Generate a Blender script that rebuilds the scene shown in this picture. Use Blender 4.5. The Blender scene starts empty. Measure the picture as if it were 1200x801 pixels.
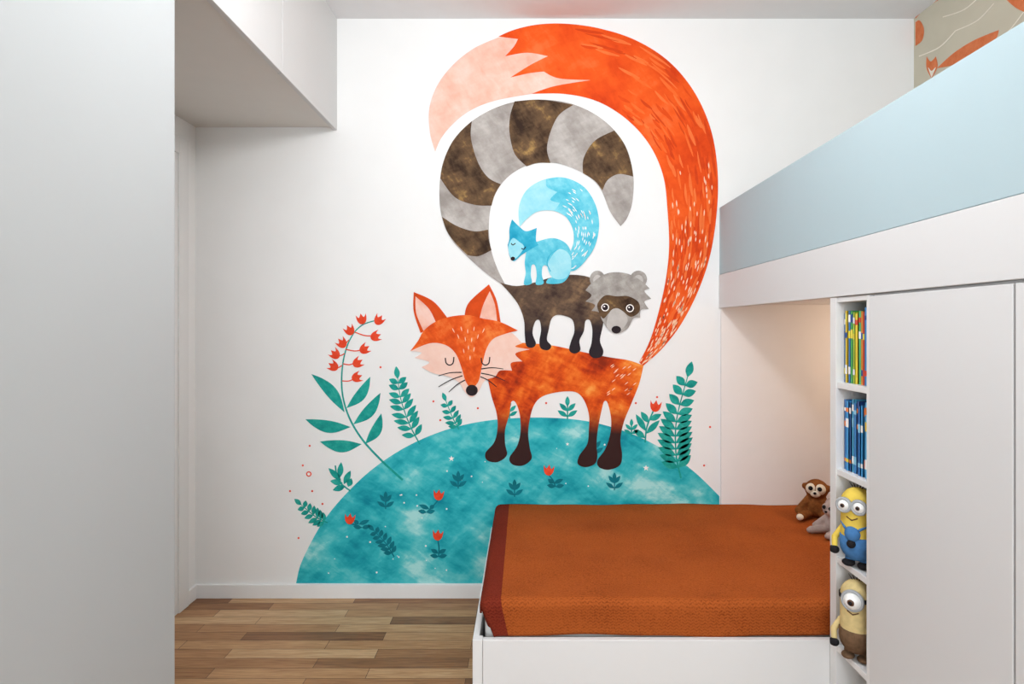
import bpy, math, random
from mathutils import Vector
from mathutils.geometry import tessellate_polygon
random.seed(7)
S=bpy.context.scene
S.view_settings.view_transform='Standard'
S.view_settings.look='None'
# ---------------------------------------------------------------- scale
F=720.0; CX=615.0; CY=383.0; CAMZ=1.32; D=3.0
XL=-1.608; XR=1.90; ZC=2.825; YR=-2.5
XW=-0.917; XC=0.95
def lin(h):
    h=h.lstrip('#'); o=[]
    for i in (0,2,4):
        c=int(h[i:i+2],16)/255
        o.append(c/12.92 if c<=.04045 else ((c+.055)/1.055)**2.4)
    return (*o,1)
# ---------------------------------------------------------------- materials
def newmat(name,rough=.6,spec=.3):
    m=bpy.data.materials.new(name); m.use_nodes=True
    nt=m.node_tree; b=nt.nodes['Principled BSDF']
    b.inputs['Roughness'].default_value=rough
    b.inputs['Specular IOR Level'].default_value=spec
    return m,nt,b
def ramp(nt,fac,cols,lo=.3,hi=.7):
    r=nt.nodes.new('ShaderNodeValToRGB'); e=r.color_ramp.elements
    n=len(cols)
    while len(e)<n: e.new(.5)
    for i,c in enumerate(cols):
        e[i].position=lo+(hi-lo)*i/max(1,n-1); e[i].color=lin(c)
    nt.links.new(fac,r.inputs[0]); return r.outputs[0]
def noise(nt,scale,detail=4,dist=0,vec=None,stretch=None,rough=.5,rot=None):
    g=nt.nodes.new('ShaderNodeNewGeometry')
    v=g.outputs['Position']
    if rot:
        mp=nt.nodes.new('ShaderNodeMapping'); mp.inputs['Rotation'].default_value=(0,rot,0)
        nt.links.new(v,mp.inputs[0]); v=mp.outputs[0]
    if stretch:
        mp=nt.nodes.new('ShaderNodeMapping'); mp.inputs['Scale'].default_value=stretch
        nt.links.new(v,mp.inputs[0]); v=mp.outputs[0]
    n=nt.nodes.new('ShaderNodeTexNoise'); n.inputs['Scale'].default_value=scale
    n.inputs['Detail'].default_value=detail; n.inputs['Distortion'].default_value=dist; n.inputs['Roughness'].default_value=rough
    nt.links.new(v,n.inputs['Vector']); return n.outputs['Fac']
def plain(name,col,rough=.6,spec=.3,var=.03,scale=12,bump=0):
    m,nt,b=newmat(name,rough,spec)
    c=lin(col); n=noise(nt,scale)
    r=nt.nodes.new('ShaderNodeValToRGB'); e=r.color_ramp.elements
    e[0].position=.3;e[1].position=.7
    e[0].color=(*[x*(1-var) for x in c[:3]],1); e[1].color=(*[min(1,x*(1+var)) for x in c[:3]],1)
    nt.links.new(n,r.inputs[0]); nt.links.new(r.outputs[0],b.inputs['Base Color'])
    if bump:
        bn=nt.nodes.new('ShaderNodeBump'); bn.inputs['Strength'].default_value=bump; bn.inputs['Distance'].default_value=.002
        n2=noise(nt,160,3); nt.links.new(n2,bn.inputs['Height']); nt.links.new(bn.outputs[0],b.inputs['Normal'])
    return m
def paint(name,cols,scale=7,lo=.35,hi=.65,detail=9,dist=.12,grad=None,stretch=None,rough=.75,fine=.34,brush=.6):
    """acrylic mural paint with crossed directional brush marks; grad=(py_top,py_bottom,color)"""
    m,nt,b=newmat(name,rough,.12)
    n=noise(nt,scale,detail,dist,stretch=stretch,rough=.58)
    n1=noise(nt,scale*6,5,.5,rough=.62,stretch=(1,1,.28),rot=brush); n3=noise(nt,scale*5,5,.5,rough=.6,stretch=(1,1,.28),rot=brush+1.35)
    a=nt.nodes.new('ShaderNodeMath'); a.operation='MULTIPLY'; a.inputs[1].default_value=1-fine; nt.links.new(n,a.inputs[0])
    c=nt.nodes.new('ShaderNodeMath'); c.operation='MULTIPLY_ADD'; c.inputs[1].default_value=fine*.55
    nt.links.new(n1,c.inputs[0]); nt.links.new(a.outputs[0],c.inputs[2])
    c3=nt.nodes.new('ShaderNodeMath'); c3.operation='MULTIPLY_ADD'; c3.inputs[1].default_value=fine*.45
    nt.links.new(n3,c3.inputs[0]); nt.links.new(c.outputs[0],c3.inputs[2]); c=c3
    out=ramp(nt,c.outputs[0],cols,lo,hi)
    if grad:
        g=nt.nodes.new('ShaderNodeNewGeometry'); sx=nt.nodes.new('ShaderNodeSeparateXYZ')
        nt.links.new(g.outputs['Position'],sx.inputs[0])
        mr=nt.nodes.new('ShaderNodeMapRange')
        mr.inputs['From Min'].default_value=PZ(grad[0]); mr.inputs['From Max'].default_value=PZ(grad[1])
        nt.links.new(sx.outputs['Z'],mr.inputs['Value'])
        mx=nt.nodes.new('ShaderNodeMix'); mx.data_type='RGBA'
        nt.links.new(mr.outputs[0],mx.inputs['Factor']); nt.links.new(out,mx.inputs['A']); mx.inputs['B'].default_value=lin(grad[2])
        out=mx.outputs['Result']
    nt.links.new(out,b.inputs['Base Color']); return m
def PX(px): return (px-CX)/F*D
def PZ(py): return CAMZ+(CY-py)/F*D
# ---------------------------------------------------------------- helpers
def link(o,parent=None):
    S.collection.objects.link(o)
    if parent: o.parent=parent
    return o
def empty(name,loc=(0,0,0)):
    e=bpy.data.objects.new(name,None); e.empty_display_size=.1
    S.collection.objects.link(e); return e
def meshobj(name,vs,fs,mats,mi=None,parent=None,smooth=False):
    me=bpy.data.meshes.new(name); me.from_pydata(vs,[],fs)
    for m in (mats if isinstance(mats,(list,tuple)) else [mats]): me.materials.append(m)
    if mi: me.polygons.foreach_set('material_index',mi)
    if smooth: me.polygons.foreach_set('use_smooth',[True]*len(me.polygons))
    me.update(); return link(bpy.data.objects.new(name,me),parent)
def box(name,x0,x1,y0,y1,z0,z1,mat,bevel=0,parent=None):
    c=Vector(((x0+x1)/2,(y0+y1)/2,(z0+z1)/2)); h=((x1-x0)/2,(y1-y0)/2,(z1-z0)/2)
    vs=[(sx*h[0],sy*h[1],sz*h[2]) for sx in(-1,1) for sy in(-1,1) for sz in(-1,1)]
    fs=[(0,1,3,2),(4,6,7,5),(0,4,5,1),(2,3,7,6),(0,2,6,4),(1,5,7,3)]
    o=meshobj(name,vs,fs,mat,parent=parent); o.location=c
    if bevel:
        b=o.modifiers.new('b','BEVEL'); b.width=bevel; b.segments=2
    return o
# ---------------------------------------------------------------- room materials
M_wall=plain('wall_paint','#EFEFEE',.8,.2,.012,5,.05)
M_ceil=plain('ceiling_paint','#E8E8E9',.85,.1,.01)
M_white=plain('white_lacquer','#E6E6E5',.5,.25,.006,3)
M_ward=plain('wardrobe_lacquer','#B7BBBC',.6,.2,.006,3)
M_cab=plain('cabinet_white','#DADADA',.55,.2,.006,3)
M_ovh=plain('overhead_white','#D4D4D3',.55,.2,.006,3)
M_blue=plain('pale_blue_board','#AEC2C8',.55,.2,.01,3)
M_base=plain('baseboard_white','#EDEDEC',.4,.3,.01)
M_wallp=plain('wallpaper_beige','#C9C2AF',.8,.1,.03,6)
# floor
def floor_mat():
    m,nt,b=newmat('oak_parquet',.38,.4)
    g=nt.nodes.new('ShaderNodeNewGeometry')
    br=nt.nodes.new('ShaderNodeTexBrick'); br.offset=.37; br.offset_frequency=2; br.squash=1
    br.inputs['Scale'].default_value=1; br.inputs['Brick Width'].default_value=.60; br.inputs['Row Height'].default_value=.070
    br.inputs['Mortar Size'].default_value=.0012; br.inputs['Mortar Smooth'].default_value=.2; br.inputs['Bias'].default_value=0
    br.inputs['Color1'].default_value=(0,0,0,1); br.inputs['Color2'].default_value=(1,1,1,1); br.inputs['Mortar'].default_value=(.5,.5,.5,1)
    nt.links.new(g.outputs['Position'],br.inputs['Vector'])
    n=noise(nt,3.0,8,1.2,stretch=(1.3,16,1)); n2=noise(nt,9,6,.5,stretch=(1,22,1))
    a=nt.nodes.new('ShaderNodeMath'); a.operation='MULTIPLY_ADD'; a.inputs[1].default_value=.68
    nt.links.new(br.outputs['Color'],a.inputs[0])
    s=nt.nodes.new('ShaderNodeMath'); s.operation='MULTIPLY_ADD'; s.inputs[1].default_value=.55; s.inputs[2].default_value=-.08
    nt.links.new(n,s.inputs[0]); nt.links.new(s.outputs[0],a.inputs[2])
    col=ramp(nt,a.outputs[0],['#74492C','#996B42','#B08155','#C09568','#D2AE84'],.12,.92)
    c2=ramp(nt,n2,['#C0AA92','#FFFFFF'],.38,.55)
    mx=nt.nodes.new('ShaderNodeMix'); mx.data_type='RGBA'; mx.blend_type='MULTIPLY'; mx.inputs['Factor'].default_value=.55
    nt.links.new(col,mx.inputs['A']); nt.links.new(c2,mx.inputs['B'])
    m3=nt.nodes.new('ShaderNodeMix'); m3.data_type='RGBA'; nt.links.new(br.outputs['Fac'],m3.inputs['Factor'])
    nt.links.new(mx.outputs['Result'],m3.inputs['A']); m3.inputs['B'].default_value=lin('#4a2f1c')
    nt.links.new(m3.outputs['Result'],b.inputs['Base Color'])
    return m
# ---------------------------------------------------------------- room shell
box('floor',XL-.1,XR+.1,YR-.1,D+.1,-.1,0,floor_mat())
box('ceiling',XL-.1,XR+.1,YR-.1,D+.1,ZC,ZC+.1,M_ceil)
box('wall_back',XL-.1,XR+.1,D,D+.1,0,ZC,M_wall)
box('wall_left',XL-.1,XL,YR,D,0,ZC,M_wall)
box('wall_right',XR,XR+.1,YR,D,0,ZC,M_wallp)
wr=empty('wall_rear')
wx0,wx1,wz0,wz1=-1.1,1.4,.75,2.5
box('rear_left',XL,wx0,YR-.1,YR,0,ZC,M_wall,parent=wr); box('rear_right',wx1,XR,YR-.1,YR,0,ZC,M_wall,parent=wr)
box('rear_low',wx0,wx1,YR-.1,YR,0,wz0,M_wall,parent=wr); box('rear_top',wx0,wx1,YR-.1,YR,wz1,ZC,M_wall,parent=wr)
wn=empty('added_window_1')  # unseen window, added behind the camera to house the fill light
for i,(a,b_,c,d) in enumerate([(wx0,wx1,wz0,wz0+.06),(wx0,wx1,wz1-.06,wz1),(wx0,wx0+.06,wz0+.06,wz1-.06),(wx1-.06,wx1,wz0+.06,wz1-.06),(.12,.18,wz0+.06,wz1-.06)]):
    box('frame_%d'%i,a,b_,YR-.08,YR-.03,c,d,M_white,parent=wn)
box('baseboard_back',XL,-.17,D-.014,D,0,.068,M_base,.003)
box('baseboard_left',XL,XL+.014,2.915,D-.014,0,.068,M_base,.003)
dr=empty('door_1'); e0=.0015
box('casing_near',XL+e0,XL+.018,1.80,1.88,0.001,2.2,M_white,.003,dr); box('casing_far',XL+e0,XL+.018,2.83,2.91,0.001,2.2,M_white,.003,dr)
box('casing_top',XL+e0,XL+.018,1.88,2.83,2.12,2.2,M_white,.003,dr); box('leaf',XL+e0,XL+.01,1.88,2.83,0.001,2.12,M_white,.002,dr)
# ---------------------------------------------------------------- left wardrobe + overhead
wd=empty('wardrobe')
box('carcass',XL,XW-.02,.2,1.61,0,ZC,M_cab,parent=wd)
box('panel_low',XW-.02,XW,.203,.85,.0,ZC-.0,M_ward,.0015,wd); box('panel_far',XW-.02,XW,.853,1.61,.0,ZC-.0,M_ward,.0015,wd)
oc=empty('overhead_cabinet')
M_under=plain('cabinet_underside','#DEDBD5',.6,.2,.01)
box('carcass',XL,XW-.024,1.61,D,2.295,ZC,M_under,parent=oc)
box('front_near',XW-.02,XW,1.612,2.323,2.28,ZC,M_ovh,.0015,oc); box('front_far',XW-.02,XW,2.327,D,2.28,ZC,M_ovh,.0015,oc)
# ---------------------------------------------------------------- right: loft bed, closet, shelves
lb=empty('loft_bed')
box('guard_panel',XC,XC+.025,-.3,D-.001,1.576,1.902,M_blue,.0015,lb)
box('side_rail',XC-.003,XC+.025,-.3,D-.001,1.412,1.574,M_cab,.0015,lb)
box('platform',XC+.025,XR,-.3,D-.001,1.43,1.50,M_white,parent=lb)
box('mattress',XC+.04,XR-.01,.2,D-.01,1.50,1.62,M_cab,.02,lb)
M_niche=plain('niche_panel','#ECE8E6',.6,.2,.01)
box('niche_lining',XC+.004,XR,D-.012,D-.001,.35,1.43,M_niche,.002,lb)
cl=empty('closet')
box('carcass',XC+.022,XR,-.3,1.69,0,1.41,M_cab,parent=cl)
box('filler',XC+.012,XC+.03,-.3,1.69,1.38,1.411,M_cab,parent=cl)
box('door_far',XC,XC+.019,1.196,1.694,.05,1.405,M_cab,.0015,cl)
box('door_mid',XC,XC+.019,.69,1.190,.05,1.405,M_cab,.0015,cl)
box('door_near',XC,XC+.019,-.3,.684,.05,1.405,M_cab,.0015,cl)
bs=empty('bookshelf')
box('side_far',XC,XC+.33,1.876,1.912,0,1.41,M_white,.001,bs)
box('side_near',XC+.002,XC+.33,1.697,1.712,0,1.41,M_white,.001,bs)
box('back',XC+.31,XC+.33,1.712,1.876,0,1.41,M_white,0,bs)
SH=[1.152,.888,.62,.35,.09]
for i,z in enumerate(SH): box('shelf_%d'%i,XC+.003,XC+.31,1.712,1.876,z-.018,z,M_white,.001,bs)
box('top',XC+.003,XC+.31,1.712,1.876,1.395,1.41,M_white,.001,bs)
# books
def books(name,z,cols,bands,hmin,hmax):
    vs=[];fs=[];mi=[];mats=[plain(name+'_c%d'%i,c,.4,.4,.03) for i,c in enumerate(cols+bands)]
    pg=len(mats); mats.append(plain(name+'_paper','#EFEADB',.8,.1))
    def cub(x0,x1,y0,y1,z0,z1,k):
        b=len(vs)
        vs.extend([(x,y,q) for x in(x0,x1) for y in(y0,y1) for q in(z0,z1)])
        fs.extend([tuple(b+j for j in f) for f in [(0,1,3,2),(4,6,7,5),(0,4,5,1),(2,3,7,6),(0,2,6,4),(1,5,7,3)]]); mi.extend([k]*6)
    y=1.873; i=0; z+=.0008
    while y>1.728:
        t=random.uniform(.010,.017); h=random.uniform(hmin,hmax); x=XC+.02+random.uniform(0,.006); k=i%len(cols)
        cub(x,x+.16,y-t,y-t+.0018,z,z+h,k); cub(x,x+.16,y-.0018-.0006,y-.0006,z,z+h,k); cub(x,x+.002,y-t,y-.0006,z,z+h,k)
        cub(x+.002,x+.157,y-t+.0018,y-.0024,z+.003,z+h-.003,pg)
        for q in (.12,.62,.84):
            if random.random()<.75:
                cub(x-.0006,x,y-t+.001,y-.0016,z+h*q,z+h*(q+random.uniform(.04,.13)),len(cols)+random.randrange(len(bands)))
        y-=t; i+=1
    return meshobj(name,vs,fs,mats,mi)
books('book_row',SH[0],['#3E8FD0','#F0CC35','#3A82C4','#48AE58','#B9D84A','#E9D23A','#5CBF7A','#EE9A3A','#D8452E'],['#FFFFFF','#1B4E92','#E8D94A','#D8452E'],.205,.226)
books('book_row',SH[1],['#2C70B8','#3C98D8','#205AA0','#5CB8E4','#3C84C8','#284E90'],['#FFFFFF','#F0D23A','#8CCBEA','#E0772D'],.20,.222)
# ---------------------------------------------------------------- bed
BX0=-.163; BY=1.915; ZF=.345
bd=empty('bed')
box('front_board',BX0+.032,XR,BY,BY+.02,0.0,ZF,M_white,.0015,bd)
box('corner_post',BX0,BX0+.031,BY,BY+.03,0.0,ZF,M_white,.0015,bd)
box('side_board',BX0,BX0+.02,BY+.03,D-.001,0,ZF,M_white,.0015,bd)
M_matt=plain('mattress_cotton','#E9E6E2',.9,.1)
box('mattress',-.128,XR-.005,1.965,D-.02,.12,.443,M_matt,.02,bd)
# blanket
def blanket_mat(name,c1,c2):
    m,nt,b=newmat(name,.95,.05)
    uv=nt.nodes.new('ShaderNodeUVMap'); uv.uv_map='UVMap'
    sp=nt.nodes.new('ShaderNodeSeparateXYZ'); nt.links.new(uv.outputs[0],sp.inputs[0])
    def M(op,a,b_=None,c_=None):
        n=nt.nodes.new('ShaderNodeMath'); n.operation=op
        for i,v in enumerate((a,b_,c_)):
            if v is None: continue
            if isinstance(v,(int,float)): n.inputs[i].default_value=v
            else: nt.links.new(v,n.inputs[i])
        return n.outputs[0]
    zz=M('PINGPONG',M('MULTIPLY',sp.outputs[0],1.0),.009)
    ph=M('MULTIPLY',M('ADD',sp.outputs[1],M('MULTIPLY',zz,.6)),2*math.pi/.0095)
    sn=M('MULTIPLY_ADD',M('SINE',ph),.5,.5)
    n=noise(nt,210,4,rough=.75); n2=noise(nt,5,3)
    v=M('ADD',M('MULTIPLY_ADD',n,1.3,M('MULTIPLY',sn,.2)),M('MULTIPLY',n2,.35))
    col=ramp(nt,v,[c1,c2],.6,1.3)
    nt.links.new(col,b.inputs['Base Color'])
    bn=nt.nodes.new('ShaderNodeBump'); bn.inputs['Strength'].default_value=.4; bn.inputs['Distance'].default_value=.003
    nt.links.new(v,bn.inputs['Height']); nt.links.new(bn.outputs[0],b.inputs['Normal'])
    return m
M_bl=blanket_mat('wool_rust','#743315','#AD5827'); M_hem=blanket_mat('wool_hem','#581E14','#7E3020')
def blanket():
    nx,ny=200,120; R=.02; top=.452
    def edge(s,L):
        if s<=L: return s,0
        a=(s-L)/R
        if a<math.pi/2: return L+R*math.sin(a), R*(1-math.cos(a))
        return L+R, R+(s-L-R*math.pi/2)
    vs=[];fs=[];mi=[];uvs=[]
    Lx=XR-.01+.118; Ly=(D-.016)-1.963
    for j in range(ny+1):
        v=j/ny*(Ly+.116)
        for i in range(nx+1):
            u=i/nx*(Lx+.05)
            ax,dx=edge(u,Lx); ay,dy=edge(v,Ly)
            x=(XR-.01)-ax; y=(D-.016)-ay
            if dy>0: x+= max(0,(u-(Lx-.15))/.2)*dy*.42
            dx2=dx if dy<.01 else min(dx,.012)
            z=top-max(dx2,dy) - (.3*min(dx2,dy))
            z+=.0022*math.sin(x*7+y*3)+.0018*math.sin(y*17+x*2.3+math.sin(x*5))*(1 if dy<.01 else .3)+.0012*math.sin(x*23+y*5)
            y+=.004*math.sin(x*9)*min(1,dy/.06)
            vs.append((x,y,z)); uvs.append((u,v))
    for j in range(ny):
        for i in range(nx):
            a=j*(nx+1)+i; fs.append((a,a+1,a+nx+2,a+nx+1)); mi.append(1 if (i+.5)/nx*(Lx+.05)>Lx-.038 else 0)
    o=meshobj('blanket',vs,fs,[M_bl,M_hem],mi,smooth=True)
    ul=o.data.uv_layers.new(name='UVMap')
    for lp in o.data.loops: ul.data[lp.index].uv=uvs[lp.vertex_index]
    s=o.modifiers.new('s','SOLIDIFY'); s.thickness=.006; s.offset=1 
    return o
blanket()
# ---------------------------------------------------------------- plush toys
def ellips(vs,fs,c,r,seg=20,rot=None):
    b=len(vs); rings=seg//2
    for i in range(rings+1):
        th=math.pi*i/rings
        for j in range(seg):
            ph=2*math.pi*j/seg
            p=Vector((r[0]*math.sin(th)*math.cos(ph),r[1]*math.sin(th)*math.sin(ph),r[2]*math.cos(th)))
            if rot is not None: p=rot@p
            vs.append(tuple(p+Vector(c)))
    for i in range(rings):
        for j in range(seg):
            k=(j+1)%seg; fs.append((b+i*seg+j,b+(i+1)*seg+j,b+(i+1)*seg+k,b+i*seg+k))
def blob(name,parts,mat,parent,voxel=None):
    vs=[];fs=[]
    for c,r in parts: ellips(vs,fs,c,r)
    o=meshobj(name,vs,fs,mat,parent=parent,smooth=True)
    if voxel:
        m=o.modifiers.new('r','REMESH'); m.mode='VOXEL'; m.voxel_size=voxel; m.use_smooth_shade=True
        sm=o.modifiers.new('s','SMOOTH'); sm.iterations=6; sm.factor=.5
    return o
def limb(name,pts,rads,mat,parent):
    vs=[];fs=[]
    n=14
    for k in range(len(pts)-1):
        a,b=Vector(pts[k]),Vector(pts[k+1])
        for i in range(n+1):
            t=i/n; r=rads[k]*(1-t)+rads[k+1]*t; ellips(vs,fs,a.lerp(b,t),(r,r,r),12)
    o=meshobj(name,vs,fs,mat,parent=parent,smooth=True)
    if max(rads)>.005:
        m=o.modifiers.new('r','REMESH'); m.mode='VOXEL'; m.voxel_size=.0025; m.use_smooth_shade=True
    return o
def lathe(name,prof,c,mat,parent,seg=32):
    vs=[];fs=[]
    for r,z in prof:
        for j in range(seg):
            a=2*math.pi*j/seg; vs.append((c[0]+r*math.cos(a),c[1]+r*math.sin(a),c[2]+z))
    for i in range(len(prof)-1):
        for j in range(seg):
            k=(j+1)%seg; fs.append((i*seg+j,i*seg+k,(i+1)*seg+k,(i+1)*seg+j))
    return meshobj(name,vs,fs,mat,parent=parent,smooth=True)
M_yel=plain('plush_yellow','#E4C658',.9,.05,.05,60); M_den=plain('denim_blue','#4A7BB0',.9,.05,.1,80)
M_blk=plain('plush_black','#242224',.8,.1); M_gry=plain('goggle_grey','#A9ACAF',.5,.4); M_eye=plain('eye_white','#F5F5F2',.3,.5)
M_brn=plain('eye_brown','#5a3416',.3,.5); M_fur=plain('plush_brown','#6E5540',.95,.05,.25,60); M_tan=plain('plush_sand','#D8C28A',.95,.05,.1,60)
def torus(name,c,n,R,r,mat,parent):
    q=Vector(n).to_track_quat('Z','Y').to_matrix(); vs=[];fs=[];A=28;B=10
    for i in range(A):
        for j in range(B):
            a=2*math.pi*i/A; b=2*math.pi*j/B
            p=q@Vector(((R+r*math.cos(b))*math.cos(a),(R+r*math.cos(b))*math.sin(a),r*1.5*math.sin(b)))
            vs.append(tuple(p+Vector(c)))
    for i in range(A):
        for j in range(B):
            fs.append((i*B+j,((i+1)%A)*B+j,((i+1)%A)*B+(j+1)%B,i*B+(j+1)%B))
    return meshobj(name,vs,fs,mat,parent=parent,smooth=True)
def goggle_toy(cx,cy,z,face,body,outfit,shoe,eyes,H=.215,R=.044,bib=True):
    e=empty('goggle_eyed_plush_toy'); c=(cx,cy,z)
    f=Vector((math.cos(face),math.sin(face),0)); s=Vector((-f.y,f.x,0)); C=Vector(c)
    prof=[(0.001,.022)]+[(R*math.sin(a),.022+R-R*math.cos(a)) for a in [i*math.pi/16 for i in range(1,9)]]
    prof+=[(R,H-R)]+[(R*math.cos(a),H-R+R*math.sin(a)) for a in [i*math.pi/16 for i in range(1,8)]]+[(.001,H)]
    lathe('body',prof,c,body,e)
    R2=R+.003
    lathe('outfit',[(0.001,.018)]+[(R2*math.sin(a),.019+R2-R2*math.cos(a)) for a in [i*math.pi/16 for i in range(1,9)]]+[(R2,.092),(R2-.004,.095)],c,outfit,e)
    if bib:
        blob('bib',[(C+f*(R-.008)+Vector((0,0,.105)),(.022,.022,.024))],outfit,e)
        blob('pocket',[(C+f*(R+.004)+Vector((0,0,.078)),(.012,.012,.012))],M_blk,e)
    for k in(-1,1):
        blob('leg_%d'%(k+2),[(C+s*k*.02+Vector((0,0,.022)),(.014,.014,.02))],outfit,e)
        blob('shoe_%d'%(k+2),[(C+s*k*.021+f*.01+Vector((0,0,.0108)),(.018,.018,.0105))],shoe,e)
        sh=C+s*k*(R-.002)+Vector((0,0,.105)); el=C+s*k*(R+.016)+Vector((0,0,.075))+f*.01; ha=C+s*k*(R+.008)+f*.03+Vector((0,0,.045))
        limb('arm_%d'%(k+2),[sh,el,ha],[.010,.009,.008],body,e)
        blob('glove_%d'%(k+2),[(ha,(.013,.013,.012)),(ha+f*.008+s*.006,(.005,.005,.009)),(ha+f*.008-s*.006,(.005,.005,.009)),(ha+s*k*.009+Vector((0,0,.004)),(.005,.005,.007))],M_blk,e,.002)
        if bib: limb('strap_%d'%(k+2),[C+s*k*.02+f*(R-.003)+Vector((0,0,.12)),C+s*k*.034+f*(R-.02)+Vector((0,0,.130)),C+s*k*.036-f*(R-.018)+Vector((0,0,.12))],[.004,.004,.004],outfit,e)
    ez=H-R-.002
    lathe('goggle_strap',[(R+.0005,ez-.006),(R+.003,ez-.006),(R+.003,ez+.006),(R+.0005,ez+.006)],c,M_blk,e)
    offs=[0.0] if eyes==1 else [-.0205,.0205]
    er=.027 if eyes==1 else .0185
    for i,o in enumerate(offs):
        p=C+f*(R-.003)+s*o+Vector((0,0,ez))
        torus('goggle_%d'%i,p+f*.006,f,er,.0045,M_gry,e)
        blob('eye_%d'%i,[(p+f*.001,(er*.95,)*3)],M_eye,e)
        blob('iris_%d'%i,[(p+f*(er*.68),(er*.42,)*3)],M_brn,e); blob('pupil_%d'%i,[(p+f*(er*.9),(er*.25,)*3)],M_blk,e)
    limb('mouth',[C+f*(R-.002)-s*.014+Vector((0,0,ez-.034)),C+f*(R)+Vector((0,0,ez-.041)),C+f*(R-.002)+s*.014+Vector((0,0,ez-.034))],[.0018]*3,M_brn,e)
    for k in range(5):
        limb('hair_%d'%k,[C+Vector((0,0,H-.002))+s*(k-2)*.006,C+Vector((0,0,H+.012))+s*(k-2)*.011],[.0014,.0008],M_blk,e)
    return e
goggle_toy(.972,1.795,SH[2],math.radians(222),M_yel,M_den,M_blk,2,H=.232)
goggle_toy(.970,1.795,SH[3],math.radians(228),M_tan,M_fur,M_fur,1,H=.232,bib=False)
# plush monkey + bunny on the bed
M_mk=plain('monkey_brown','#84502A',.95,.05,.3,80); M_mf=plain('monkey_cream','#E9DECB',.95,.05,.05,80); M_bn=plain('bunny_greyrose','#B5A39C',.95,.05,.08,80)
def plush(name,c,face,fur,cream,kind,K=1):
    e=empty(name); C=Vector(c); f=Vector((math.cos(face),math.sin(face),0)); s=Vector((-f.y,f.x,0)); U=Vector((0,0,1))
    parts=[(C+U*.045,(.038,.038,.045)),(C+U*.11,(.043,.043,.039)),(C+U*.08,(.025,.025,.02))]
    for k in(-1,1):
        for t in range(6):
            q=t/5
            parts.append((C+s*k*(.03+.03*q)+f*(.01+.035*q)+U*(.07-.04*q),(.014,.014,.014)))
            parts.append((C+s*k*(.025+.02*q)+f*(.02+.065*q)+U*.019,(.018,.018,.017)))
        if kind=='monkey': parts.append((C+s*k*.043+U*.118,(.011,.011,.013)))
        else:
            for t in range(6): q=t/5; parts.append((C+s*k*(.02+.03*q)-f*.005+U*(.14+.02*q-.07*q*q),(.011,.011,.014)))
    blob('body',parts,fur,e,.004)
    for k in(-1,1):
        blob('face_%d'%(k+2),[(C+f*.026+s*k*.015+U*.116,(.021,.021,.021))],cream,e)
        blob('eye_%d'%(k+2),[(C+f*.044+s*k*.016+U*.121,(.0085,.0085,.0085))],M_blk,e)
        blob('sole_%d'%(k+2),[(C+s*k*.046+f*.098+U*.019,(.013,.013,.012))],cream,e)
    blob('muzzle',[(C+f*.034+U*.1,(.019,.019,.014))],cream,e)
    blob('nose',[(C+f*.053+U*.105,(.006,.006,.005))],M_blk,e)
    e.location=C*(1-K); e.scale=(K,K,K)
plush('plush_monkey',(1.325,2.79,.457),math.radians(238),M_mk,M_mf,'monkey',1.16)
plush('plush_bunny',(1.29,2.56,.457),math.radians(205),M_bn,M_bn,'bunny',.95)
# ---------------------------------------------------------------- mural
mural=empty('wall_mural')
def cr(pts,closed=True,n=7):
    P=[Vector((p[0],p[1])) for p in pts]; sh=[len(p)>2 for p in pts]; N=len(P); out=[]
    for i in range(N if closed else N-1):
        p1=P[i];p2=P[(i+1)%N]
        p0=P[i-1] if (closed or i>0) else p1; p3=P[(i+2)%N] if (closed or i+2<N) else p2
        if sh[i]: p0=p1
        if sh[(i+1)%N]: p3=p2
        for k in range(n):
            t=k/n
            out.append(.5*((2*p1)+(p2-p0)*t+(2*p0-5*p1+4*p2-p3)*t*t+(3*p1-p0-3*p2+p3)*t**3))
    if not closed: out.append(P[-1])
    return out
def resample(P,n):
    L=[0]
    for i in range(1,len(P)): L.append(L[-1]+(P[i]-P[i-1]).length)
    out=[];j=0
    for k in range(n):
        d=L[-1]*k/(n-1)
        while j<len(L)-2 and L[j+1]<d: j+=1
        t=(d-L[j])/max(1e-6,L[j+1]-L[j]); out.append(P[j].lerp(P[j+1],min(1,t)))
    return out
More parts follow.
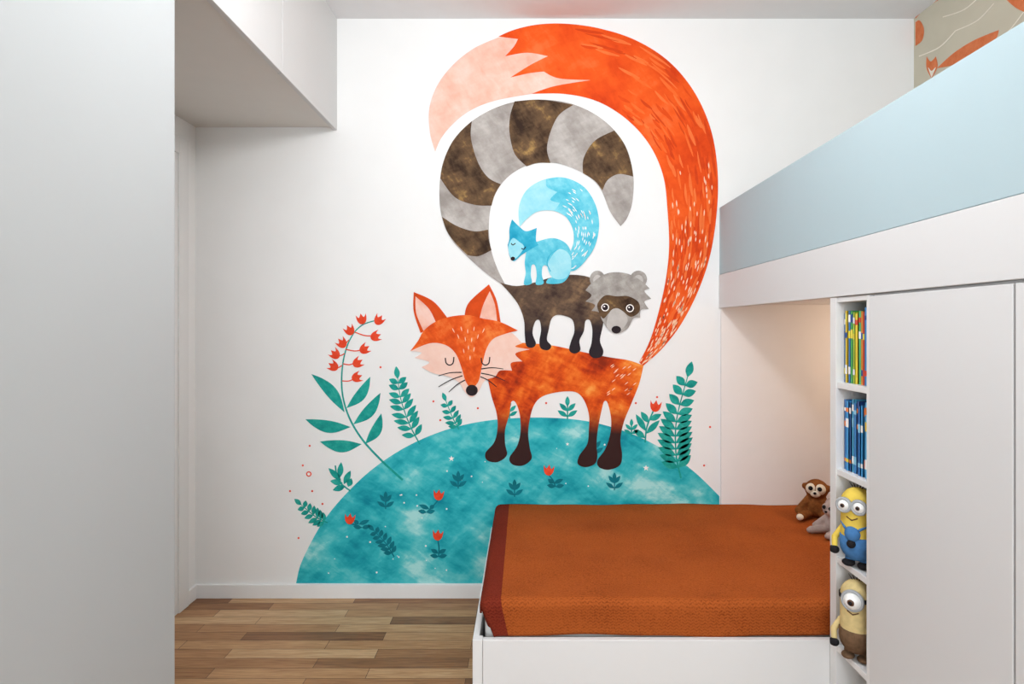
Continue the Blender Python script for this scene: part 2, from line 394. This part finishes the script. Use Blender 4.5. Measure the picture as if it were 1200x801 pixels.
class Painter:
    def __init__(s,name,fmap=None,parent=None): s.n=name;s.v=[];s.f=[];s.mi=[];s.m=[];s.map=fmap or (lambda x,y,l:(PX(x),D-.0006-l*.0005,PZ(y)));s.parent=parent or mural
    def raw(s,pts,mat,layer):
        if mat not in s.m: s.m.append(mat)
        k=s.m.index(mat); b=len(s.v)
        s.v.extend([s.map(p[0],p[1],layer) for p in pts])
        for t in tessellate_polygon([[Vector((p[0],p[1],0)) for p in pts]]):
            s.f.append(tuple(b+i for i in t)); s.mi.append(k)
    def poly(s,pts,mat,layer=1,n=7): s.raw(cr(pts,True,n),mat,layer)
    def straight(s,pts,mat,layer=1): s.raw([Vector(p[:2]) for p in pts],mat,layer)
    def disc(s,x,y,rx,ry,mat,layer,ang=0):
        c,q=math.cos(ang),math.sin(ang)
        s.raw([Vector((x+rx*math.cos(a)*c-ry*math.sin(a)*q,y+rx*math.cos(a)*q+ry*math.sin(a)*c)) for a in [i*math.pi/12 for i in range(24)]],mat,layer)
    def stroke(s,pts,w,mat,layer,w2=None,spindle=False):
        P=cr(pts,False,6); L=[];R=[]; w2=w if w2 is None else w2
        for i,p in enumerate(P):
            d=(P[min(i+1,len(P)-1)]-P[max(i-1,0)])
            if d.length==0: continue
            d.normalize(); nn=Vector((-d.y,d.x)); t=i/(len(P)-1)
            ww=(w*(1-t)+w2*t)/2
            if spindle: ww=w/2*(.08+math.sin(math.pi*t)**.7)
            L.append(p+nn*ww); R.append(p-nn*ww)
        s.raw(L+R[::-1],mat,layer)
    def leaf(s,a,b,w,mat,layer,bend=0):
        a=Vector(a);b=Vector(b);d=b-a;n=Vector((-d.y,d.x)).normalized(); 
        pts=[(a.x,a.y,1)]
        for t,k in((.3,.85),(.55,1),(.8,.6)):
            q=a+d*t+n*(w*k/2+bend*math.sin(t*math.pi)); pts.append((q.x,q.y))
        pts.append((b.x,b.y,1))
        for t,k in((.8,.6),(.55,1),(.3,.85)):
            q=a+d*t+n*(-w*k/2+bend*math.sin(t*math.pi)); pts.append((q.x,q.y))
        s.poly(pts,mat,layer,4)
    def fern(s,stem,n,ln,w,mat,layer,ang=58,sw=1.6):
        s.stroke(stem,sw,mat,layer,sw*.5)
        P=cr(stem,False,20); 
        for i in range(n):
            t=.18+.8*i/n; k=int(t*(len(P)-1)); p=P[k]; d=(P[min(k+2,len(P)-1)]-P[max(k-2,0)]).normalized()
            l=ln*(1-.45*abs(t-.4)/.6)
            for sg in(-1,1):
                a=math.radians(ang)*sg; dd=Vector((d.x*math.cos(a)-d.y*math.sin(a),d.x*math.sin(a)+d.y*math.cos(a)))
                s.leaf(p,p+dd*l,w,mat,layer+.3)
        d=(P[-1]-P[-4]).normalized(); s.leaf(P[-1]-d*2,P[-1]+d*ln*.7,w,mat,layer+.3)
    def flower(s,x,y,r,mat,layer,ang=0):
        U=[(-.95,-.95,1),(-.45,-.35),(0,-1.1,1),(.45,-.35),(.95,-.95,1),(.85,.1),(.5,.7),(0,.9),(-.5,.7),(-.85,.1)]
        c,q=math.cos(ang),math.sin(ang)
        s.poly([((x+r*(u[0]*c-u[1]*q)),(y+r*(u[0]*q+u[1]*c)))+tuple(u[2:]) for u in U],mat,layer,4)
    def done(s):
        return meshobj(s.n,s.v,s.f,s.m,s.mi,s.parent)
# paints
P_hill=paint('paint_hill',['#128A9C','#22A3B0','#38B9C2','#66CBCF','#ACE4E2'],3.4,.38,.61,9,.2,stretch=(1,1,1.5),fine=.34,brush=1.0)
P_tail=paint('paint_fox_tail',['#CE3C15','#E24E1A','#EC5C20','#F2703A'],4,.37,.63)
T_s=[paint('paint_tail_a',['#CC3D17','#D84819'],20),paint('paint_tail_b',['#EA6226','#F27236'],20),paint('paint_tail_c',['#DB4517','#E5521B'],20),paint('paint_tail_d',['#F07C40','#EE6C34'],20)]
P_pink=paint('paint_pink',['#E9AA95','#F2BFAD','#F7D2C6'],6,.38,.61)
P_pink2=paint('paint_cheek',['#F1C4B2','#F7D8CB'],12)
P_body=paint('paint_fox_body',['#8A2C14','#C23F16','#E05A1C','#EF7A2C','#F7A04C'],5.5,.39,.62,grad=(478,508,'#3A2422'),fine=.34,brush=1.2)
P_head=paint('paint_fox_head',['#D04819','#E65C20','#F28440'],10,.39,.61)
P_ear=paint('paint_fox_ear',['#C84417','#E4561E'],14)
P_dark=paint('paint_dark',['#221D20','#372B2E'],20)
P_grey=paint('paint_grey',['#968F89','#ACA5A0','#C2BDB8'],7,.40,.61)
P_brown=paint('paint_brown',['#35261E','#54402F','#6D543C','#A68451'],8,.40,.62)
P_rbody=paint('paint_raccoon_body',['#40312C','#604C3E','#8A6E52'],10,.40,.61,grad=(368,390,'#2E272C'),brush=1.2)
P_rhead=paint('paint_raccoon_head',['#8E8882','#A49E98','#B9B4AE'],14,.39,.61)
P_rface=paint('paint_raccoon_face',['#B4AFAA','#CBC6C1'],16)
P_aq=paint('paint_aqua',['#44B4D0','#66C8DD','#8CD9E7'],10,.39,.61)
P_aqd=paint('paint_aqua_deep',['#2099BC','#34ABCA','#55BED7'],12,.38,.63)
P_aql=paint('paint_aqua_light',['#86D3E4','#B0E4ED'],12)
P_green=paint('paint_leaf',['#168480','#22A095','#3AB0A2'],20)
P_gdk=paint('paint_leaf_dark',['#0F6C78','#178090'],20)
P_red=paint('paint_red',['#DD3B20','#F05838'],30)
P_wht=paint('paint_white',['#F3E7DC','#FFFFFF'],20)
P_str=paint('paint_stroke',['#F9C39A','#FBD9BE'],20)
# hill
h=Painter('painted_hill')
h.poly([(347,683,1),(352,662),(364,636),(380,609),(402,582),(432,553),(466,529),(502,511),(542,498),(585,491),(640,489),(692,494),(740,508),(780,528),(814,553),(843,581,1),(843,683,1)],P_hill,0,8)
def hilltop(x): return 489+(abs(x-630)/283)**2*190
for _ in range(60):
    x=random.uniform(380,820);y=random.uniform(505,672)
    if y>hilltop(x)+14: h.disc(x,y,*( [random.uniform(.5,1.1)]*2),P_wht,1)
def star(p,x,y,r,mat,l):
    p.straight([(x+(r if i%2==0 else r*.4)*math.sin(i*math.pi/5),y-(r if i%2==0 else r*.4)*math.cos(i*math.pi/5)) for i in range(10)],mat,l)
star(h,529,537,3.6,P_wht,1); star(h,757,548,3.8,P_wht,1); star(h,665,520,2.2,P_wht,1)
h.done()
# plants
g=Painter('painted_plants')
g.stroke([(472,562),(448,540),(425,515),(409,488),(401,458),(402,425),(410,398),(424,381),(446,374)],2.6,P_green,2,1.2)
for a,b,w,bd_ in [((404,483),(365,438),13,4),((411,500),(358,491),14,-4),((424,520),(375,517),14,-4),((406,478),(434,441),12,4),((414,497),(446,460),13,4),((428,520),(447,484),12,4)]:
    g.leaf(a,b,w,P_green,2.4,bd_)
for x,y,a in [(424,374,-.2),(444,375,.6),(410,387,-.5),(440,394,1.2),(401,402,-.7),(427,409,1),(393,415,-.8),(419,425,1),(391,429,-1),(418,442,1.2)]:
    g.flower(x,y,6.5,P_red,2.8,a)
for a,b in [((409,398),(401,402)),((404,414),(393,415)),((401,428),(391,429)),((402,426),(418,424)),((401,446),(418,442)),((405,409),(427,409)),((416,389),(440,393))]:
    g.stroke([a,((a[0]+b[0])/2,(a[1]+b[1])/2+2),b],1.3,P_red,2.2)
g.fern([(492,520),(480,497),(470,468),(466,442)],9,19,6.5,P_green,2)
g.fern([(538,503),(531,490),(522,468)],5,13,5,P_green,2)
g.fern([(384,612),(370,605),(352,590)],6,13,5.5,P_green,2)
g.stroke([(411,575),(397,563),(393,545)],1.8,P_green,2)
for a,b in [((400,563),(385,548)),((402,566),(387,563)),((398,560),(400,541)),((403,567),(411,551)),((405,569),(390,574)),((408,570),(412,560))]: g.leaf(a,b,7,P_green,2.3)
for x,y,s_ in [(597,490,.85),(665,491,1.05),(740,511,.8)]:
    g.stroke([(x,y),(x,y-20*s_)],1.6,P_green,2)
    for sg in(-1,1):
        g.leaf((x,y-3),(x+sg*11*s_,y-10*s_),5*s_,P_green,2.3); g.leaf((x,y-9*s_),(x+sg*9*s_,y-18*s_),5*s_,P_green,2.3)
    g.leaf((x,y-14*s_),(x,y-26*s_),5*s_,P_green,2.3)
g.stroke([(756,518),(758,500),(766,480)],1.8,P_green,2); g.flower(768,476,7,P_red,2.8,.15)
for a,b in [((757,505),(745,485)),((757,508),(773,492)),((760,495),(751,482)),((756,513),(743,503)),((761,492),(775,485))]: g.leaf(a,b,7,P_green,2.3)
g.fern([(798,560),(792,530),(793,490),(806,440)],12,25,9,P_green,2,sw=2.2)
for x,y,sx,sy in [(514,580,500,600),(410,608,424,618),(513,627,514,652),(643,551,651,570)]:
    g.stroke([(x,y+5),((x+sx)/2+1,(y+sy)/2+2),(sx,sy)],1.6,P_gdk,2); g.flower(x,y,6.5,P_red,2.8,.1)
    for k in (-1,1): g.leaf((sx+(x-sx)*.25,sy-4),(sx+k*9,sy-9),5,P_gdk,2.3); g.leaf((sx,sy),(sx+k*10,sy-2),5,P_gdk,2.3)
g.fern([(462,652),(452,636),(437,620)],6,12,5,P_gdk,2)
for x,y in [(452,590),(537,566),(603,576),(720,568),(697,527)]:
    g.stroke([(x,y+6),(x,y-8)],1.4,P_gdk,2)
    for k in(-1,1): g.leaf((x,y+4),(x+k*10,y-3),4.5,P_gdk,2.3); g.leaf((x,y-2),(x+k*7,y-11),4.5,P_gdk,2.3)
    g.leaf((x,y-5),(x,y-15),4.5,P_gdk,2.3)
for x,y in [(363,522),(378,590),(350,630),(430,455),(446,430),(355,545),(340,575),(516,492),(508,470),(560,478),(640,472),(770,465),(745,472),(825,545),(832,500),(366,575)]:
    g.disc(x,y,1.2,1.2,P_red,2)
g.disc(362,555,3.2,3.2,P_red,2); g.disc(362,555,1.8,1.8,P_wht,2.3)
g.done()
# fox
f=Painter('painted_fox')
f.poly([(584,44,1),(555,57),(530,77),(512,101),(503,128),(504,156),(510,178,1),(517,162),(532,144),(552,129),(580,118),(622,110,1),(690,100),(680,60),(640,40)],P_pink,2)
outer=[(584,43,1),(603,35),(630,29),(662,28),(700,33),(742,46),(780,69),(809,101),(829,140),(839,182),(841,232),(834,290),(820,336),(799,378),(776,408),(753,429,1)]
inner=[(749,424,1),(761,400),(771,368),(780,328),(784,288),(782,245),(778,210),(767,180),(749,154),(724,132),(695,117),(660,110),(623,110,1)]
jag=[(650,101),(692,94,1),(655,92),(637,84,1),(620,86),(598,91,1),(622,76),(642,66,1),(618,62),(592,66,1),(602,55),(607,46,1)]
f.poly(outer+inner+jag,P_tail,3,8)
OUT=resample(cr(outer,False,10),200); INN=resample(cr(inner[::-1],False,10),200)
def tp(t,u,A=OUT,B=INN):
    t=min(.995,max(0,t)); k=t*(len(A)-1); i=int(k); q=k-i; i2=min(i+1,len(A)-1)
    return A[i].lerp(A[i2],q)*(1-u)+B[i].lerp(B[i2],q)*u
for n_ in range(260):
    t=random.uniform(.14,.93); u=random.uniform(.05,.95); L=random.uniform(.025,.07)*(1.1-.4*u)
    if t<.24 and u>.35: continue
    P=[tp(t+L*q/4,u+.01*math.sin(q)) for q in range(5)]
    f.stroke([tuple(p) for p in P],random.uniform(1.5,3.8),random.choice(T_s),3.05+.9*n_/260,spindle=True)
for _ in range(210):
    t=random.uniform(.5,.985); u=random.uniform(.07,.93)
    if random.random()>(t-.4)*2.2: continue
    p=tp(t,u); d=tp(t+.02,u)-p
    if d.length<.5: continue
    d.normalize(); L=random.uniform(5,10)
    f.leaf(p,p+d*L,1.3,P_str,4.1)
body=[(572,446),(568,432),(575,418),(588,408),(604,402),(622,402),(650,405),(682,412),(712,418),(737,422),(754,428,1),
 (749,449),(740,472),(731,494),(727,515),(729,533),(726,545),(713,550),(702,547),(700,539),(709,526),(715,508),(716,490),(712,472),(708,470),(705,480),(701,500),(699,520),(700,534),(697,543),(686,547),(677,543),(679,533),(688,520),(690,503),(690,485),(684,468),(674,459),
 (655,459),(636,464),(626,474),(621,490),(619,508),(621,525),(623,537),(613,545),(601,544),(597,536),(606,522),(610,505),(609,485),(604,471),(599,471),(597,485),(592,503),(592,520),(594,533),(583,541),(571,539),(569,530),(579,518),(583,502),(582,484),(576,464)]
f.poly(body,P_body,4,5)
for _ in range(22):
    x=random.uniform(715,748);y=random.uniform(425,460); f.leaf((x,y),(x-4.5,y+3.5),1,P_str,5)
# ears
f.poly([(544,374,1),(549,355),(573,333,1),(582,352),(587,379,1)],P_ear,5)
f.poly([(561,378,1),(566,358),(574,341,1),(580,357),(583,379,1)],P_pink,6)
f.poly([(525,373,1),(508,353),(485,342,1),(485,365),(493,390,1)],P_ear,5)
f.poly([(512,380,1),(503,362),(487,347,1),(488,367),(497,389,1)],P_pink,6)
# cheeks
f.poly([(481,411,1),(500,398),(530,392),(570,390),(596,388),(612,402,1),(604,406),(621,409,1),(604,414),(612,423,1),(599,425),(600,434,1),(586,434),(580,441),(568,446),(561,458),(553,465),(545,459),(538,448),(526,441),(508,437),(494,430,1),(503,424),(486,419,1),(494,413)],P_pink2,6.5)
f.poly([(481,411,1),(490,399),(497,387),(510,377),(527,371),(548,369),(566,373),(586,377),(607,387,1),(592,391),(578,397),(570,409),(565,428),(561,446),(553,454),(546,447),(541,431),(534,414),(522,404),(504,402)],P_head,7)
for x,y in [(540,382),(548,385),(556,382),(536,391),(545,394),(553,395),(561,391),(549,404),(556,406),(543,408),(551,416),(530,384),(568,384)]:
    f.leaf((x,y),(x+(550-x)*.15,y+6),1.1,P_str,8)
for x0 in (522,564):
    f.stroke([(x0,419),(x0+1,425),(x0+5,427.5),(x0+9,425),(x0+10,418)],1.4,P_dark,8)
f.disc(553,457,7,6.5,P_dark,8)
for a,b in [((541,436),(514,440)),((542,440),(514,453)),((545,445),(526,459)),((564,432),(590,432)),((564,437),(592,446)),((563,441),(582,453))]:
    f.stroke([a,((a[0]+b[0])/2,(a[1]+b[1])/2-1.5),b],1.4,P_dark,8,.8)
f.done()
# raccoon
r=Painter('painted_raccoon')
r.poly([(594,337,1),(571,321),(546,299),(528,279),(518,255),(515,226),(518,196),(528,170),(546,148),(571,131),(601,120),(635,117),(667,121),(697,134),(720,153),(735,176),(742,206),(741,236),(735,255),(727,265,1),(715,248),(704,222),(690,207),(671,197),(650,191),(625,192),(605,200),(588,215),(577,236),(573,261),(575,290),(583,315)],P_grey,5,8)
r.poly([(518,254,1),(524,271),(534,285),(548,299,1),(561,300),(576,293,1),(573,281),(572,269,1),(556,271),(536,265)],P_brown,6)
r.poly([(516,209,1),(519,192),(528,170),(539,155),(553,142,1),(552,162),(560,190),(572,208),(587,216,1),(580,228),(576,241,1),(556,240),(533,231)],P_brown,6)
r.poly([(603,119,1),(635,117),(672,123,1),(655,135),(645,155),(641,175),(645,191,1),(630,191),(617,195,1),(603,180),(597,155),(598,135)],P_brown,6)
r.poly([(720,153,1),(732,170),(739,190),(742,207,1),(725,204),(712,211),(706,223,1),(697,212),(683,203,1),(684,185),(697,165)],P_brown,6)
r.poly([(586,331,1),(605,335),(626,331),(650,324),(676,322),(697,328),(708,345),(709,365),(706,383),(703,399),(707,411),(704,418),(695,419),(690,413),(693,402),(694,386),(691,375),(686,376),(684,388),(679,399),(680,410),(673,414),(667,410),(669,400),(673,388),(671,375),(662,370),(652,369),(646,374),(643,386),(641,398),(646,405),(642,410),(634,408),(632,400),(634,386),(632,375),(627,377),(624,390),(628,402),(624,407),(617,405),(615,393),(614,375),(608,358),(598,344)],P_rbody,6.5,5)
r.disc(700,327,9,10,P_rhead,7); r.disc(748,327,10,10,P_rhead,7)
r.disc(700,328,5,6,P_rface,7.5); r.disc(748,328,5.5,6,P_rface,7.5)
r.poly([(694,331),(712,320),(733,320),(750,328),(761,338,1),(755,341),(763,350,1),(755,353),(760,362,1),(751,363),(750,372,1),(742,373),(735,385),(722,391),(712,385),(705,374),(702,366),(693,364,1),(697,357),(686,353,1),(693,346),(686,340,1)],P_rhead,8,5)
r.poly([(700,356),(709,346),(722,347),(736,347),(748,354),(749,365),(739,371),(729,364),(722,361),(714,366),(707,373),(702,366)],P_brown,8.6)
r.poly([(714,366),(722,361),(731,366),(735,377),(722,390),(711,383)],P_rface,9)
for x,y in [(709,360),(738,361)]:
    r.disc(x,y,4.6,4.6,P_wht,9.4); r.disc(x,y,3.5,3.5,P_dark,9.7); r.disc(x-1,y-1,.9,.9,P_wht,10)
r.disc(722,386,5.6,4.4,P_dark,9.6)
r.done()
# aqua fox
b=Painter('painted_aqua_fox')
bo=[(609,266,1),(608,243),(617,223),(636,211),(660,208),(683,218),(697,238),(702,262),(698,286),(688,303),(675,316),(662,318,1)]
bi=[(666,300,1),(672,284),(671,268),(663,254),(648,247),(630,248),(617,257)]
b.poly(bo+bi,P_aql,6,8)
b.poly([(640,210,1),(660,208),(683,218),(697,238),(702,262),(698,286),(688,303),(675,316),(662,318,1),(666,300,1),(672,284),(671,268),(663,254),(650,247,1),(656,238,1),(645,234),(653,225,1),(641,219)],P_aq,6.5,8)
BO=resample(cr(bo,False,10),100); BI=resample(cr(bi[::-1],False,10),100)
for _ in range(75):
    t=random.uniform(.42,.95);u=random.uniform(.1,.9)
    p=tp(t,u,BO,BI);d=tp(t+.03,u,BO,BI)-p
    if d.length<.5: continue
    d.normalize(); b.leaf(p,p+d*random.uniform(4,7),1.0,P_wht,7)
b.poly([(619,289),(630,283),(648,279),(663,285),(670,299),(669,316),(664,327),(656,332),(641,332),(642,327),(648,323),(641,312),(636,312),(635,322),(637,332),(628,333),(629,322),(627,311),(623,311),(622,322),(623,332),(614,333),(616,320),(615,306)],P_aq,7.2,6)
b.poly([(644,304),(655,292),(667,298),(669,315),(662,326),(649,326),(642,316)],P_aql,7.5)
b.stroke([(645,318),(641,308),(645,298),(654,292)],1.2,P_aqd,7.8,.6)
b.poly([(600,257,1),(609,266),(617,271),(629,267,1),(628,281),(631,287,1),(622,292),(611,299),(602,306),(597,299),(595,287,1),(597,280),(597,268)],P_aqd,8,5)
b.poly([(601,279),(608,283),(614,289),(609,298),(602,304),(597,298),(596,288)],P_aql,8.5)
b.stroke([(599,285),(601,287),(604,285)],1.1,P_dark,9); b.stroke([(611,291),(614,292),(616,289)],1.1,P_dark,9)
b.disc(601,303,2.6,2.3,P_dark,9)
b.done()
# ---------------------------------------------------------------- wallpaper motifs on right wall
def wmap(x,y,l):
    dpt=F*XR/(x-CX); return (XR-.0006-l*.0005,min(dpt,D-.001),CAMZ+(CY-y)*dpt/F)
W=empty('wallpaper_motifs')
w=Painter('fox_print',wmap,W)
P_wo=paint('print_orange',['#CF6D40','#DF8458'],30); P_ww=paint('print_cream',['#E9E1D0','#F3EDE0'],30)
w.poly([(1073,22,1),(1086,9),(1110,-6,1),(1085,-6,1),(1073,8,1)],P_wo,1)
w.poly([(1073,54,1),(1081,47),(1083,34),(1078,24),(1073,26,1)],P_wo,1)
w.poly([(1098,80,1),(1118,62),(1142,47),(1171,35,1),(1166,47),(1145,60),(1120,75)],P_wo,1)
w.poly([(1086,66,1),(1091,72),(1097,66,1),(1099,78),(1092,92,1),(1086,80)],P_wo,1)
w.poly([(1088,79),(1092,83),(1097,79),(1092,91,1)],P_ww,2)
w.poly([(1180,0,1),(1192,10),(1210,18,1),(1210,-5,1)],P_wo,1)
for a,b_ in [((1077,66),(1120,36)),((1120,36),(1165,4)),((1105,20),(1150,-6)),((1150,60),(1200,14))]:
    w.stroke([a,((a[0]+b_[0])/2+3,(a[1]+b_[1])/2+4),b_],1.2,P_ww,1)
w.done()
# ---------------------------------------------------------------- lights
def area(name,loc,target,sx,sy,power,col):
    l=bpy.data.lights.new(name,'AREA'); l.shape='RECTANGLE'; l.size=sx; l.size_y=sy; l.energy=power; l.color=col
    o=link(bpy.data.objects.new(name,l)); o.location=loc
    o.rotation_euler=(Vector(target)-Vector(loc)).to_track_quat('-Z','Z').to_euler(); return o
area('added_rear_fill',(.15,YR+.02,1.65),(.15,3,1.55),2.3,1.6,74,(.87,.945,1))  # added area light in the rear opening, soft fill for the whole room
M_sh=plain('added_lamp_white','#F4F2EC',.4,.3)
for i,(lx,ly,pw) in enumerate([(.1,-1.2,12),(.0,1.40,42)]):
    lamp=empty('added_ceiling_fill')  # lamps added out of view to brighten the back wall and ceiling
    lathe('added_canopy',[(.001,0),(.05,0),(.05,-.02),(.004,-.025),(.004,-.12),(.02,-.13),(.02,-.17),(.001,-.17)],(lx,ly,ZC),M_sh,lamp)
    q=bpy.data.lights.new('added_fill_bulb','POINT'); q.energy=pw; q.color=(.965,.98,1); q.shadow_soft_size=.12
    qo=link(bpy.data.objects.new('added_fill_bulb',q),lamp); qo.location=(lx,ly,ZC-.36)
# niche lamp
nl=empty('wall_lamp')
M_lp=plain('lamp_metal','#DDD5C8',.3,.5)
lathe('shade',[(.02,.0),(.045,-.07),(.043,-.07),(.018,0)],(1.82,2.45,1.33),M_lp,nl)
box('mount',1.82,1.899,2.44,2.46,1.325,1.345,M_lp,.003,nl)
pl=bpy.data.lights.new('lamp_bulb','POINT'); pl.energy=4.6; pl.color=(1,.78,.6); pl.shadow_soft_size=.04
po=link(bpy.data.objects.new('lamp_bulb',pl),nl); po.location=(1.78,2.55,1.22)
wl=bpy.data.worlds.new('w'); S.world=wl; wl.use_nodes=True
wl.node_tree.nodes['Background'].inputs[0].default_value=(.85,.93,1,1); wl.node_tree.nodes['Background'].inputs[1].default_value=1.5
# ---------------------------------------------------------------- camera
cam=bpy.data.cameras.new('camera'); cam.sensor_width=36; cam.sensor_fit='HORIZONTAL'; cam.lens=36*F/1200
cam.shift_x=(600-CX)/1200; cam.shift_y=(CY-400.5)/1200; cam.clip_start=.02
co=link(bpy.data.objects.new('camera',cam)); co.location=(0,0,CAMZ); co.rotation_euler=(math.pi/2,0,0)
S.camera=co
